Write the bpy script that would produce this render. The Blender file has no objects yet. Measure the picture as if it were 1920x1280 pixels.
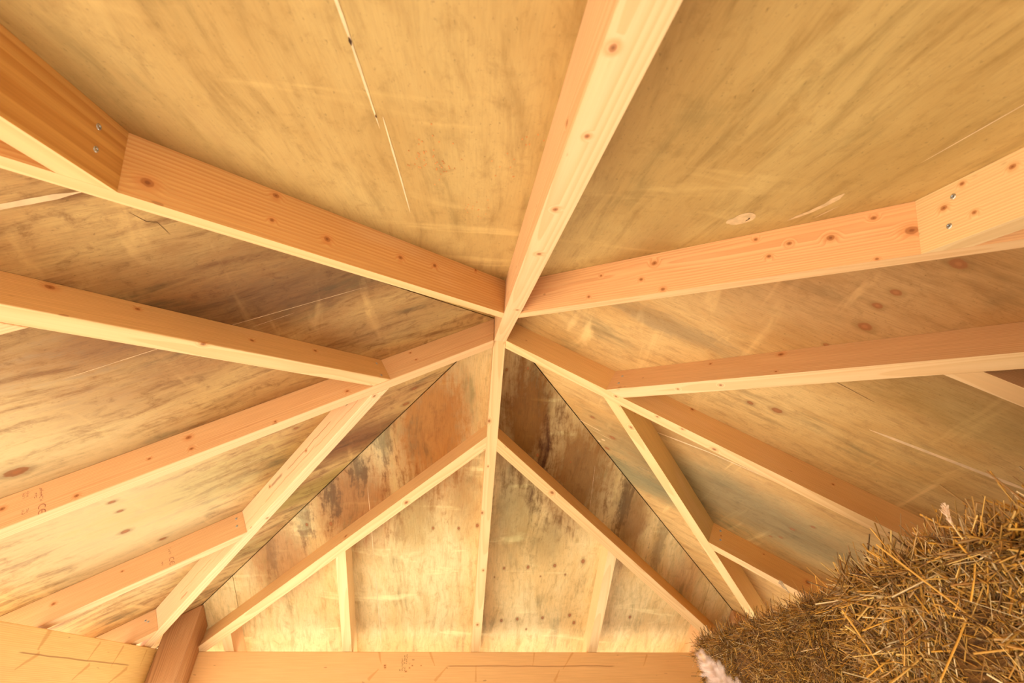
import bpy, bmesh, math, random
import numpy as np
from mathutils import Vector, Matrix

# ------------------------------------------------------------------ camera, world, light
scn = bpy.context.scene
COL = scn.collection
S = 1.3                       # metres per fitted unit
CAMZ = 1.55                   # height of the lens above the floor
APEX = CAMZ + S               # underside of the roof boards at the apex
cam_d = bpy.data.cameras.new('camera')
cam = bpy.data.objects.new('camera', cam_d)
COL.objects.link(cam)
scn.camera = cam
cam_d.sensor_width = 36.0
cam_d.lens = 36.0 * 887.1376 / 1920.0
cam_d.clip_start = 0.02
R_ = Vector((0.99548016, -0.0946371, -0.00794176))
U_ = Vector((-0.05367839, -0.62967536, 0.77500166))
F_ = Vector((0.07834464, 0.77107247, 0.6319093))
m = Matrix((R_, U_, -F_)).transposed().to_4x4()
m.translation = Vector((-0.0754371 * S, -1.11599459 * S, CAMZ))
cam.matrix_world = m
cam_d.dof.use_dof = True
cam_d.dof.focus_distance = 1.5
cam_d.dof.aperture_fstop = 6.3

world = bpy.data.worlds.new('world')
scn.world = world
world.use_nodes = True
wn = world.node_tree.nodes
wl = world.node_tree.links
bg = wn['Background']
sky = wn.new('ShaderNodeTexSky')
sky.sky_type = 'NISHITA'
sky.sun_disc = False
sky.sun_elevation = math.radians(48)
sky.sun_rotation = math.radians(250)
sky.air_density = 1.0
sky.dust_density = 3.0
wl.new(sky.outputs[0], bg.inputs[0])
bg.inputs[1].default_value = 0.20

sun_d = bpy.data.lights.new('sun', 'SUN')
sun_d.energy = 15.0
sun_d.angle = math.radians(2.5)
sun_d.color = (1.0, 0.97, 0.92)
sun = bpy.data.objects.new('sun', sun_d)
COL.objects.link(sun)
sun.rotation_euler = Vector((-0.34, 0.04, 0.88)).to_track_quat('Z', 'Y').to_euler()

scn.view_settings.view_transform = 'Standard'
scn.view_settings.look = 'None'
scn.view_settings.gamma = 1.0
scn.view_settings.use_curve_mapping = False
scn.view_settings.exposure = 0.45

# ------------------------------------------------------------------ measured layout
MEM= {'D_c': ('D', 0.0, 0.0, -0.00304), 'D_Vl': ('D', 0.0, 0.5068, -0.8158), 'D_Vr': ('D', 0.0, 0.5163, 0.81545), 'T_c': ('T', 0.0, 0.0, -0.0129), 'T_Vl': ('T', 0.0, 0.4967, -0.80011), 'T_Vr': ('T', 0.0, 0.496, 0.77544), 'LD_c': ('LD', 0.0, 0.0, 0.00578), 'LD_Vl': ('LD', 0.0, 0.5151, -0.78851), 'LD_Vr': ('LD', 0.0, 0.5193, 0.7901), 'RD_c': ('RD', 0.0, 0.0, 0.00101), 'RD_Vl': ('RD', 0.0, 0.522, -0.79974), 'RD_Vr': ('RD', 0.0, 0.5178, 0.79141), 'T_jr': ('T', 0.6696, 0.0, 0.0), 'T_jl': ('T', -0.6921, 0.0, 0.0), 'LD_jr': ('LD', 0.6647, 0.0, 0.0), 'LD_jr2': ('LD', 1.2226, 0.0, 0.0), 'RD_jl': ('RD', -0.6718, 0.0, 0.0), 'D_jl': ('D', -0.6728, 0.0, 0.0), 'D_jr': ('D', 0.6279, 0.0, 0.0), 'LD_jl': ('LD', -0.6686, 0.0, 0.0), 'RD_jr': ('RD', 0.6731, 0.0, 0.0)}
KN= {'T_c': [[1.052, -0.001, 0.099, 0.008], [0.596, -0.01, 0.099, 0.008], [1.243, 0.004, 0.099, 0.007], [1.429, 0.004, 0.099, 0.005], [1.555, 0.014, 0.099, 0.006], [0.865, 0.024, 0.064, 0.004], [1.412, 0.024, 0.073, 0.006]], 'T_Vr': [[0.914, -0.024, 0.069, 0.012], [0.722, -0.024, 0.01, 0.008], [0.723, -0.024, 0.06, 0.006], [0.612, -0.024, 0.06, 0.009], [0.428, -0.024, 0.044, 0.008], [0.323, -0.024, 0.033, 0.008], [0.176, -0.024, 0.003, 0.005]], 'T_Vl': [[0.895, 0.024, 0.017, 0.006], [0.827, 0.024, 0.04, 0.009], [0.757, 0.024, 0.036, 0.006], [0.719, 0.024, 0.056, 0.006], [0.696, 0.024, 0.014, 0.005], [0.946, 0.024, 0.053, 0.012], [0.894, 0.024, 0.096, 0.004], [0.473, 0.024, 0.024, 0.008], [0.493, 0.024, 0.092, 0.007], [0.439, 0.024, 0.059, 0.006], [0.329, 0.024, 0.031, 0.004], [0.293, 0.024, 0.082, 0.005]], 'T_jl': [[1.26, 0.024, 0.01, 0.005], [1.227, 0.024, 0.036, 0.007], [1.272, 0.024, 0.065, 0.005], [1.331, 0.024, 0.021, 0.006]], 'LD_Vl': [[0.918, -0.024, 0.018, 0.011], [0.764, -0.024, 0.025, 0.007], [0.497, -0.024, 0.049, 0.007], [0.292, -0.024, 0.033, 0.007], [0.63, -0.02, 0.099, 0.008]], 'LD_c': [[1.139, -0.024, 0.029, 0.011], [1.137, -0.024, 0.073, 0.008], [0.894, -0.024, 0.09, 0.005], [1.432, -0.024, 0.085, 0.008], [1.602, -0.024, 0.037, 0.009], [1.249, -0.024, 0.053, 0.006], [0.396, -0.024, 0.017, 0.005], [0.389, -0.024, 0.056, 0.005], [0.653, -0.024, 0.079, 0.007]], 'RD_Vr': [[0.593, 0.024, 0.015, 0.01], [0.385, 0.024, 0.021, 0.005], [0.59, 0.024, 0.087, 0.004], [0.284, -0.002, 0.099, 0.005], [0.426, -0.0, 0.099, 0.006]], 'RD_c': [[1.313, 0.024, 0.035, 0.005], [0.814, 0.024, 0.005, 0.007], [0.933, -0.01, 0.099, 0.01], [0.712, 0.014, 0.099, 0.006], [0.806, 0.014, 0.099, 0.006], [0.551, 0.014, 0.099, 0.007]], 'LD_jr': [[1.834, -0.024, 0.041, 0.009], [1.62, -0.024, 0.033, 0.005]], 'LD_Vr': [[0.461, -0.024, 0.043, 0.007], [0.719, -0.024, 0.026, 0.007], [0.832, 0.01, 0.099, 0.007], [0.065, -0.009, 0.099, 0.008]], 'D_c': [[0.907, -0.019, 0.099, 0.01], [1.258, 0.007, 0.099, 0.007], [1.63, -0.001, 0.099, 0.009], [0.42, -0.018, 0.099, 0.01], [0.65, -0.008, 0.099, 0.005]], 'D_Vl': [[0.509, 0.006, 0.099, 0.012], [0.874, -0.024, 0.072, 0.01]], 'D_Vr': [[0.393, 0.006, 0.099, 0.012]], 'RD_Vl': [[0.178, 0.009, 0.099, 0.01]], 'D_jl': [[1.312, 0.039, 0.099, 0.006]], 'RD_jl': [[1.611, 0.024, 0.041, 0.014], [1.229, 0.024, 0.041, 0.004], [1.418, 0.024, 0.022, 0.004]]}
SCREWS= {'T_jr': [[1.243, -0.024, 0.027], [1.24, -0.024, 0.06]], 'T_jl': [[1.244, 0.024, 0.024], [1.232, 0.024, 0.07]], 'LD_Vl': [[0.04, -0.024, 0.028], [0.045, -0.024, 0.086]], 'RD_Vr': [[0.055, 0.024, 0.033], [0.054, 0.024, 0.07]], 'LD_jr': [[1.215, -0.024, 0.023], [1.219, -0.024, 0.055]], 'RD_jl': [[1.222, 0.024, 0.021], [1.231, 0.024, 0.061]], 'LD_jr2': [[1.785, -0.024, 0.032], [1.775, -0.024, 0.042]]}
SL = 0.5646                                   # rise over run of every roof face
TH = math.atan(SL)
CO, SI = math.cos(TH), math.sin(TH)
W, D = 0.0472, 0.0993                         # rafter width and depth
PLATE = 1.547                                 # inner faces of the eaves beams from the centre
ZT = APEX - SL * PLATE - D / CO               # top of the eaves beams
AZ = {'D': 0, 'T': 180, 'LD': -90, 'RD': 90}

def face_frame(f):
    a = math.radians(AZ[f])
    c = Vector((math.sin(a), math.cos(a), 0)); l = Vector((math.cos(a), -math.sin(a), 0))
    et = c * CO - Vector((0, 0, SI)); en = -c * SI - Vector((0, 0, CO))
    return l, et, en

def face_matrix(f):                            # local X = down the slope, Y = sideways, Z = downwards off the boards
    l, et, en = face_frame(f)
    M = Matrix((et, l, en)).transposed().to_4x4()
    M.translation = Vector((0, 0, APEX))
    return M

# ------------------------------------------------------------------ node helper
class NT:
    def __init__(s, name, rough=0.6):
        s.m = bpy.data.materials.new(name); s.m.use_nodes = True
        s.t = s.m.node_tree; s.n = s.t.nodes; s.l = s.t.links
        s.b = s.n['Principled BSDF']
        s.b.inputs['Roughness'].default_value = rough
        s.b.inputs['Specular IOR Level'].default_value = 0.25
    def put(s, sock, v):
        if hasattr(v, 'links') or isinstance(v, bpy.types.NodeSocket): s.l.new(v, sock)
        elif v is not None: sock.default_value = v
    def math(s, op, a, b=None, c=None, clamp=False):
        n = s.n.new('ShaderNodeMath'); n.operation = op; n.use_clamp = clamp
        s.put(n.inputs[0], a); s.put(n.inputs[1], b); s.put(n.inputs[2], c)
        return n.outputs[0]
    def vmath(s, op, a, b=None):
        n = s.n.new('ShaderNodeVectorMath'); n.operation = op
        s.put(n.inputs[0], a); s.put(n.inputs[1], b)
        return n.outputs[1] if op in ('LENGTH', 'DISTANCE', 'DOT_PRODUCT') else n.outputs[0]
    def noise(s, vec, scale, detail=3, rough=0.55, dist=0.0):
        n = s.n.new('ShaderNodeTexNoise'); s.put(n.inputs['Vector'], vec)
        n.inputs['Scale'].default_value = scale; n.inputs['Detail'].default_value = detail
        n.inputs['Roughness'].default_value = rough; n.inputs['Distortion'].default_value = dist
        return n.outputs[0]
    def ss(s, v, a, b, x=0.0, y=1.0):          # smoothstep map
        n = s.n.new('ShaderNodeMapRange'); n.interpolation_type = 'SMOOTHSTEP'
        s.put(n.inputs[0], v)
        for i, q in enumerate((a, b, x, y)): s.put(n.inputs[i + 1], q)
        return n.outputs[0]
    def mix(s, f, a, b, mode='MIX'):
        n = s.n.new('ShaderNodeMix'); n.data_type = 'RGBA'; n.blend_type = mode
        s.put(n.inputs[0], f)
        s.put(n.inputs[6], a if not isinstance(a, tuple) else (*a, 1)); s.put(n.inputs[7], b if not isinstance(b, tuple) else (*b, 1))
        return n.outputs[2]
    def obj(s):
        return s.n.new('ShaderNodeTexCoord').outputs['Object']
    def done(s, col, bump=None, strength=0.15, dist=0.002):
        s.put(s.b.inputs['Base Color'], col)
        if bump is not None:
            n = s.n.new('ShaderNodeBump'); n.inputs['Strength'].default_value = strength
            n.inputs['Distance'].default_value = dist
            s.put(n.inputs['Height'], bump); s.l.new(n.outputs[0], s.b.inputs['Normal'])
        return s.m

def rgb(r, g, b):
    f = lambda c: (c / 255 / 12.92) if c / 255 <= 0.04045 else ((c / 255 + 0.055) / 1.055) ** 2.4
    return (f(r), f(g), f(b))

def pine(name, seed, knots=(), edgeamt=0.7, light=(238, 202, 144), dark=(220, 164, 100), scale=1.0, long=0, extra=None):
    """Sawn pine: growth rings about a pith line outside the timber, knots where they sit."""
    r = random.Random(seed)
    k = NT(name, 0.55)
    o = k.obj()
    sep = k.n.new('ShaderNodeSeparateXYZ'); k.l.new(o, sep.inputs[0])
    x, y, z = sep.outputs
    st = k.vmath('MULTIPLY', k.vmath('ADD', o, (r.random() * 9, r.random() * 9, r.random() * 9)), (1.3, 9, 9))
    warp = k.math('SUBTRACT', k.noise(st, 1.0, 2), 0.5)
    ky = None; cores = []; halo = None
    for (kx, kyy, kz, kr) in knots:
        # a knot is a short oval in the grain direction with bent rings round it
        v = k.vmath('MULTIPLY', k.vmath('SUBTRACT', o, (kx, kyy, kz)), (0.75, 1, 1))
        d = k.math('DIVIDE', k.vmath('LENGTH', v), kr * 0.62)
        cores.append(d)
        g = k.ss(d, 0.6, 3.4, 1.0, 0.0)
        ky = g if ky is None else k.math('ADD', ky, g)
    y0 = r.uniform(-0.03, 0.03); z0 = r.choice((r.uniform(0.14, 0.2), r.uniform(-0.08, -0.02), r.uniform(0.03, 0.07)))
    tilt = r.uniform(-0.02, 0.02)
    yy = k.math('ADD', k.math('ADD', y, -y0), k.math('MULTIPLY', warp, 0.03))
    zz = k.math('ADD', k.math('ADD', z, -z0), k.math('MULTIPLY', x, tilt))
    rad = k.math('SQRT', k.math('ADD', k.math('MULTIPLY', yy, yy), k.math('MULTIPLY', zz, zz)))
    rad = k.math('ADD', rad, k.math('MULTIPLY', warp, 0.016))
    if ky is not None: rad = k.math('ADD', rad, k.math('MULTIPLY', ky, 0.008))
    ring = k.math('FRACT', k.math('MULTIPLY', rad, 210 / scale))
    late = k.math('MULTIPLY', k.ss(ring, 0.15, 0.9), k.ss(ring, 0.93, 1.0, 1.0, 0.0))
    fib = k.noise(k.vmath('MULTIPLY', o, (6, 260, 260)), 1.0, 2)
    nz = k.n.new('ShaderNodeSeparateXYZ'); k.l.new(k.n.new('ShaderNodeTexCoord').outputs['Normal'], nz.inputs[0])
    edge = k.ss(k.math('ABSOLUTE', nz.outputs[2]), 0.6, 0.9, 0.0, edgeamt)     # narrow faces coloured paler to paint in the light from below
    blot = k.noise(k.vmath('MULTIPLY', o, (3, 14, 14)), 1.0, 3)
    col = k.mix(k.math('MULTIPLY', late, k.ss(blot, 0.25, 0.75, 0.25, 0.75)), rgb(*light), rgb(*dark))
    col = k.mix(k.ss(fib, 0.3, 0.7, 0.0, 0.22), col, rgb(*[c * 0.86 for c in dark]))
    col = k.mix(k.ss(blot, 0.5, 0.8, 0.0, 0.3), col, rgb(238, 196, 140))
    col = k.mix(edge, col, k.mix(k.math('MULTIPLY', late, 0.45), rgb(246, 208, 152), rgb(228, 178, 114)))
    if knots:
        dm = cores[0]
        for d in cores[1:]: dm = k.math('MINIMUM', dm, d)
        wob = k.math('ADD', dm, k.math('MULTIPLY', k.math('SUBTRACT', k.noise(o, 90, 2), 0.5), 0.5))
        col = k.mix(k.ss(wob, 1.0, 2.6, 0.4, 0.0), col, rgb(206, 128, 66))
        col = k.mix(k.ss(wob, 0.75, 1.1, 0.75, 0.0), col, rgb(166, 98, 48))
        col = k.mix(k.ss(wob, 0.15, 0.6, 0.6, 0.0), col, rgb(110, 58, 26))
    # small pin marks and resin flecks
    sp = k.noise(k.vmath('MULTIPLY', o, (24, 70, 70)), 1.0, 1)
    col = k.mix(k.ss(sp, 0.76, 0.82, 0.0, 0.5), col, rgb(150, 92, 50))
    if extra: col = extra(k, o, x, y, z, col)
    return k.done(col, k.math('ADD', late, fib), 0.12, 0.0006)

def ply(name, seed, base, warm, dark, grey, greyamt=0.4, darkamt=0.5, knots=(), spots=(), smear=0.5, fine=1.0):
    """Rotary-cut plywood, grain down the slope (local X), stained and water marked."""
    r = random.Random(seed)
    k = NT(name, 0.62)
    o0 = k.obj()
    off = (r.random() * 20, r.random() * 20, 0)
    o = k.vmath('ADD', o0, off)
    wig = k.noise(k.vmath('MULTIPLY', o, (1.5, 3, 0)), 1.0, 2)
    wv = k.n.new('ShaderNodeCombineXYZ'); k.l.new(k.math('MULTIPLY', wig, 0.14), wv.inputs[1])
    ow = k.vmath('ADD', o, wv.outputs[0])
    big = k.noise(k.vmath('MULTIPLY', ow, (1.6, 4.0, 0)), 1.0, 5, 0.62)
    mid = k.noise(k.vmath('MULTIPLY', ow, (4.2, 30, 0)), 1.0, 6, 0.68)
    fib = k.noise(k.vmath('MULTIPLY', o, (16, 330, 0)), 1.0, 3, 0.6)
    mot = k.noise(k.vmath('MULTIPLY', o, (17, 24, 0)), 1.0, 6, 0.74, 0.4)
    speck = k.noise(k.vmath('MULTIPLY', o, (90, 150, 0)), 1.0, 2, 0.7)
    col = k.mix(k.ss(big, 0.35, 0.65), rgb(*base), rgb(*warm))
    col = k.mix(k.ss(mid, 0.45, 0.75, 0.0, darkamt), col, rgb(*dark))
    col = k.mix(k.ss(mot, 0.48, 0.75, 0.0, darkamt * 0.8), col, rgb(*dark))
    g = k.math('MULTIPLY', k.ss(k.noise(k.vmath('MULTIPLY', ow, (3.0, 6, 0)), 1.0, 4, 0.6), 0.52, 0.72), k.ss(mid, 0.35, 0.6))
    col = k.mix(k.math('MULTIPLY', g, greyamt), col, rgb(*grey))
    col = k.mix(k.ss(fib, 0.4, 0.75, 0.0, 0.22 * fine), col, rgb(*[c * 0.7 for c in dark]))
    col = k.mix(k.ss(speck, 0.6, 0.8, 0.0, 0.45), col, rgb(*[c * 0.6 for c in dark]))
    # pale wiped streaks running across the grain
    sm = k.noise(k.vmath('MULTIPLY', k.vmath('ADD', o, (3.3, 7.7, 0)), (11, 2.2, 0)), 1.0, 4, 0.55, 0.6)
    col = k.mix(k.ss(sm, 0.58, 0.74, 0.0, smear), col, rgb(*[min(255, c * 1.13 + 8) for c in base]))
    # placed tints, stains plus some painted light and shade: (x, y, rx, ry, colour, strength, roughness of outline)
    for (sx, sy, rx, ry, c, amt, wobble) in spots:
        v = k.vmath('MULTIPLY', k.vmath('SUBTRACT', o0, (sx, sy, 0)), (1 / rx, 1 / ry, 0))
        d = k.math('ADD', k.vmath('LENGTH', v), k.math('MULTIPLY', k.math('SUBTRACT', mid, 0.5), wobble * 1.8))
        d = k.math('ADD', d, k.math('MULTIPLY', k.math('SUBTRACT', mot, 0.5), wobble * 1.2))
        b_, c_ = rgb(*base), rgb(*c)
        tint = tuple(min(1.0, q / w) for q, w in zip(c_, b_))
        if max(c_) > max(b_): col = k.mix(k.ss(d, 0.3, 1.2, amt, 0.0), col, c_)
        else: col = k.mix(k.ss(d, 0.3, 1.2, min(1.0, amt * 1.15), 0.0), col, tint, 'MULTIPLY')
    if knots:
        dm = None
        for (kx, kyy, kr) in knots:
            v = k.vmath('MULTIPLY', k.vmath('SUBTRACT', o0, (kx, kyy, 0)), (0.62 / (kr * 0.6), 1 / (kr * 0.6), 0))
            d = k.vmath('LENGTH', v)
            dm = d if dm is None else k.math('MINIMUM', dm, d)
        dm = k.math('ADD', dm, k.math('MULTIPLY', k.math('SUBTRACT', k.noise(o, 60, 2), 0.5), 0.6))
        col = k.mix(k.ss(dm, 1.0, 2.2, 0.35, 0.0), col, rgb(*[c * 0.85 for c in dark]))
        col = k.mix(k.ss(dm, 0.8, 1.1, 0.8, 0.0), col, rgb(150, 88, 44))
        col = k.mix(k.ss(dm, 0.2, 0.55, 0.6, 0.0), col, rgb(176, 108, 60))
    return k.done(col, k.math('ADD', fib, mot), 0.1, 0.0008)

def plain(name, c, rough=0.7, metal=0.0, amp=0.15, scale=40):
    k = NT(name, rough)
    k.b.inputs['Metallic'].default_value = metal
    col = k.mix(k.ss(k.noise(k.obj(), scale, 3), 0.3, 0.7, 0.0, 1.0), rgb(*[q * (1 - amp) for q in c]), rgb(*[min(255, q * (1 + amp)) for q in c]))
    return k.done(col)

# ------------------------------------------------------------------ object helpers
def link(name, me, M=None, parent=None, mats=()):
    o = bpy.data.objects.new(name, me)
    COL.objects.link(o)
    if M is not None:
        if parent is not None: o.parent = parent; o.matrix_parent_inverse = Matrix(); o.matrix_basis = parent.matrix_world.inverted() @ M if False else M
        else: o.matrix_world = M
    elif parent is not None: o.parent = parent
    for mt in mats: me.materials.append(mt)
    return o

def tag(o, label=None, cat=None, group=None, kind=None):
    if label: o['label'] = label
    if cat: o['category'] = cat
    if group: o['group'] = group
    if kind: o['kind'] = kind
    return o

def prism_bm(poly, z0, z1):
    bm = bmesh.new()
    a = [bm.verts.new((x, y, z0)) for x, y in poly]; b = [bm.verts.new((x, y, z1)) for x, y in poly]
    n = len(poly)
    bm.faces.new(a[::-1]); bm.faces.new(b)
    for i in range(n): bm.faces.new((a[i], a[(i + 1) % n], b[(i + 1) % n], b[i]))
    bmesh.ops.recalc_face_normals(bm, faces=bm.faces)
    return bm

def box_bm(x0, x1, y0, y1, z0, z1):
    return prism_bm([(x0, y0), (x1, y0), (x1, y1), (x0, y1)], z0, z1)

def cut(bm, co, no, fill=True):               # removes what lies on the side the normal points to
    g = bm.verts[:] + bm.edges[:] + bm.faces[:]
    r = bmesh.ops.bisect_plane(bm, geom=g, plane_co=co, plane_no=no, clear_outer=True, dist=1e-6)
    if fill:
        e = [x for x in r['geom_cut'] if isinstance(x, bmesh.types.BMEdge)]
        if e: bmesh.ops.contextual_create(bm, geom=e)
    bmesh.ops.recalc_face_normals(bm, faces=bm.faces)

def finish(bm, name, M, mat, parent=None, bevel=0.0025, seg=2):
    me = bpy.data.meshes.new(name)
    bm.to_mesh(me); bm.free()
    o = link(name, me, M, parent, (mat,) if mat else ())
    if bevel:
        b = o.modifiers.new('bevel', 'BEVEL'); b.width = bevel; b.segments = seg
        b.limit_method = 'ANGLE'; b.angle_limit = math.radians(30)
        b.harden_normals = False
    return o

# ------------------------------------------------------------------ setting
def ground_mat():
    k = NT('pale_gravel', 0.9)
    o = k.obj()
    a = k.noise(o, 3, 4); b = k.noise(o, 60, 3)
    col = k.mix(k.ss(a, 0.3, 0.7), rgb(214, 208, 194), rgb(200, 192, 174))
    col = k.mix(k.ss(b, 0.4, 0.7, 0, 0.5), col, rgb(160, 150, 130))
    return k.done(col, b, 0.5, 0.01)
gm = ground_mat()
bm = box_bm(-40, 40, -40, 40, -0.2, -0.06)
g = finish(bm, 'ground', Matrix(), gm, bevel=0); tag(g, 'pale gravel ground around the open shelter', kind='structure')
fm = plain('concrete_floor', (172, 169, 162), 0.85, amp=0.08, scale=12)
bm = box_bm(-1.9, 1.9, -1.9, 1.9, -0.06, 0.0)
g = finish(bm, 'floor', Matrix(), fm, bevel=0.01); tag(g, 'grey concrete floor slab under the timber roof', kind='structure')

WALL = plain('weathered_cladding', (122, 96, 66), 0.8, amp=0.25, scale=9)
bm = box_bm(1.596, 1.615, -1.594, 1.59, 0.0005, 1.66)  # unseen wall, added to cut the light from the right
tag(finish(bm, 'added_wall_right', Matrix(), WALL, bevel=0), 'unseen timber clad wall behind the straw bales, added to cut light', kind='structure')

EAVE = 2.05                                    # slope length of the boards
PALE = plain('bare_veneer', (230, 194, 146), 0.55, amp=0.05, scale=30)
CRACK = plain('dark_crack', (78, 50, 28), 0.9)
DUST = plain('orange_sawdust', (206, 132, 70), 0.8, amp=0.1)
FILL = plain('pale_filler', (214, 176, 126), 0.5, amp=0.06, scale=60)

def strip(bm, pts, w0, w1, mi, seed=0, z=0.0006, jit=0.25):
    """A thin irregular mark lying on the underside of a board; pts = (u, t)."""
    r = random.Random(seed)
    P = []
    for i in range(len(pts) - 1):
        (u0, t0), (u1, t1) = pts[i], pts[i + 1]
        n = max(2, int(math.hypot(u1 - u0, t1 - t0) / 0.02))
        for j in range(n): P.append((u0 + (u1 - u0) * j / n, t0 + (t1 - t0) * j / n))
    P.append(pts[-1])
    va, vb = [], []
    n = len(P)
    for i, (u, t) in enumerate(P):
        a = P[min(i + 1, n - 1)]; b = P[max(i - 1, 0)]
        du, dt = a[0] - b[0], a[1] - b[1]; L = math.hypot(du, dt) or 1
        s = i / (n - 1); w = (w0 + (w1 - w0) * s) * (1 + r.uniform(-jit, jit)) * min(1, 0.15 + 6 * min(s, 1 - s))
        nu, nt = -dt / L * w / 2, du / L * w / 2
        va.append(bm.verts.new((t + nt, u + nu, z))); vb.append(bm.verts.new((t - nt, u - nu, z)))
    for i in range(n - 1):
        f = bm.faces.new((va[i], va[i + 1], vb[i + 1], vb[i])); f.material_index = mi
        f.normal_update()
        if f.normal.z < 0: f.normal_flip()

def blob(bm, pts, mi, z=0.0006):
    f = bm.faces.new([bm.verts.new((t, u, z)) for u, t in pts]); f.material_index = mi
    f.normal_update()
    if f.normal.z < 0: f.normal_flip()

def roof_face(f, mat, label, marks):
    bm = bmesh.new()
    g = 0.0035
    seams = [-3.0, -1.24, 1.24, 3.0]
    for i in range(3):
        a, b = seams[i] + 0.0012, seams[i + 1] - 0.0012
        # board outline clipped to the triangle |u| < t*CO - g
        pts = []
        def tt(u): return (abs(u) + g) / CO
        ue = EAVE * CO - g
        lo, hi = max(a, -ue), min(b, ue)
        us = [lo] + ([0.0] if lo < 0 < hi else []) + [hi]
        top = [(tt(u), u) for u in us]
        poly = top + [(EAVE, hi), (EAVE, lo)]
        poly = [q for j, q in enumerate(poly) if j == 0 or (abs(q[0] - poly[j - 1][0]) + abs(q[1] - poly[j - 1][1])) > 1e-5]
        if abs(poly[-1][0] - poly[0][0]) + abs(poly[-1][1] - poly[0][1]) < 1e-5: poly.pop()
        v0 = [bm.verts.new((x, y, 0)) for x, y in poly]; v1 = [bm.verts.new((x, y, -0.015)) for x, y in poly]
        bm.faces.new(v0); bm.faces.new(v1[::-1])
        n = len(poly)
        for j in range(n): bm.faces.new((v0[j], v0[(j + 1) % n], v1[(j + 1) % n], v1[j]))
    bmesh.ops.recalc_face_normals(bm, faces=bm.faces)
    marks(bm)
    o = finish(bm, 'ceiling', face_matrix(f), mat, bevel=0)
    for mt in (PALE, CRACK, FILL, DUST): o.data.materials.append(mt)
    tag(o, label, kind='structure')
    return o

def ell(cu, ct, ru, rt, n=22, seed=1, wob=0.1):
    r = random.Random(seed); ph = [r.uniform(0, 6.28) for _ in range(3)]
    out = []
    for i in range(n):
        a = 2 * math.pi * i / n
        k = 1 + wob * (math.sin(2 * a + ph[0]) + 0.6 * math.sin(3 * a + ph[1]))
        out.append((cu + ru * k * math.cos(a), ct + rt * k * math.sin(a)))
    return out

def marks_T(bm):
    strip(bm, [(0.262, 1.60), (0.256, 1.423), (0.2535, 1.257)], 0.0042, 0.0026, 1, 1)
    strip(bm, [(0.244, 1.285), (0.2435, 1.10), (0.244, 0.975)], 0.003, 0.0024, 1, 2)
    strip(bm, [(0.2565, 1.425), (0.2565, 1.412)], 0.004, 0.003, 2, 3, 0.0011)
    strip(bm, [(0.2535, 1.29), (0.2535, 1.281)], 0.003, 0.002, 2, 4, 0.0011)
    strip(bm, [(-0.568, 1.29), (-0.57, 1.45)], 0.0012, 0.0022, 1, 5)
    blob(bm, ell(-0.418, 1.06, 0.0215, 0.0265, seed=5), 3)
    blob(bm, ell(-0.402, 1.046, 0.008, 0.013, seed=8), 3, 0.0005)
    strip(bm, [(-0.428, 1.052), (-0.43, 1.062), (-0.427, 1.069)], 0.003, 0.002, 2, 9, 0.0011)
    strip(bm, [(-0.506, 1.068), (-0.522, 1.11), (-0.530, 1.145), (-0.530, 1.185)], 0.007, 0.016, 3, 6, jit=0.15)
    strip(bm, [(-0.548, 1.085), (-0.556, 1.14)], 0.004, 0.006, 3, 7)
    r = random.Random(4)
    for (cu, ct, n, s) in ((0.19, 1.19, 34, 0.035), (0.165, 1.16, 10, 0.02), (0.06, 1.18, 8, 0.02), (0.1, 1.02, 14, 0.02), (0.03, 1.26, 6, 0.012)):
        for _ in range(n):
            blob(bm, ell(cu + r.gauss(0, s * .6), ct + r.gauss(0, s), 0.0012, 0.0022, 7, r.random()), 4)
def marks_L(bm):
    strip(bm, [(-0.85, 1.30), (-0.848, 1.124), (-0.849, 1.0)], 0.013, 0.011, 1, 1, jit=0.08)
    strip(bm, [(-0.40, 0.90), (-0.394, 0.50)], 0.0015, 0.001, 1, 2)
    strip(bm, [(-0.37, 0.84), (-0.376, 0.72)], 0.0008, 0.001, 1, 7)
    strip(bm, [(-0.386, 1.27), (-0.394, 1.05)], 0.001, 0.0016, 1, 3)
    strip(bm, [(-0.79, 0.95), (-0.76, 0.93), (-0.752, 0.912), (-0.715, 0.902)], 0.0012, 0.0012, 2, 4)
    strip(bm, [(0.50, 1.35), (0.52, 1.15), (0.53, 1.1)], 0.001, 0.001, 1, 5)
    strip(bm, [(0.305, 1.10), (0.305, 0.99)], 0.001, 0.001, 1, 6)
def marks_R(bm):
    strip(bm, [(0.293, 1.255), (0.31, 1.44), (0.33, 1.66)], 0.009, 0.012, 1, 1, jit=0.06)
    strip(bm, [(-0.213, 0.75), (-0.175, 0.959), (-0.148, 1.26)], 0.007, 0.003, 1, 2, jit=0.1)
    strip(bm, [(-0.395, 0.40), (-0.40, 0.56)], 0.002, 0.0045, 1, 3)
    strip(bm, [(-0.42, 0.50), (-0.425, 0.62)], 0.001, 0.002, 1, 4)
    blob(bm, ell(-0.455, 0.585, 0.006, 0.01, 12, 2), 3); blob(bm, ell(-0.482, 0.57, 0.005, 0.009, 12, 3), 3)
    strip(bm, [(0.42, 1.03), (0.40, 1.2)], 0.001, 0.0012, 2, 5)
    strip(bm, [(0.64, 1.19), (0.63, 1.28)], 0.001, 0.001, 2, 6)
    strip(bm, [(-0.52, 0.78), (-0.51, 0.9)], 0.001, 0.001, 1, 8)
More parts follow.
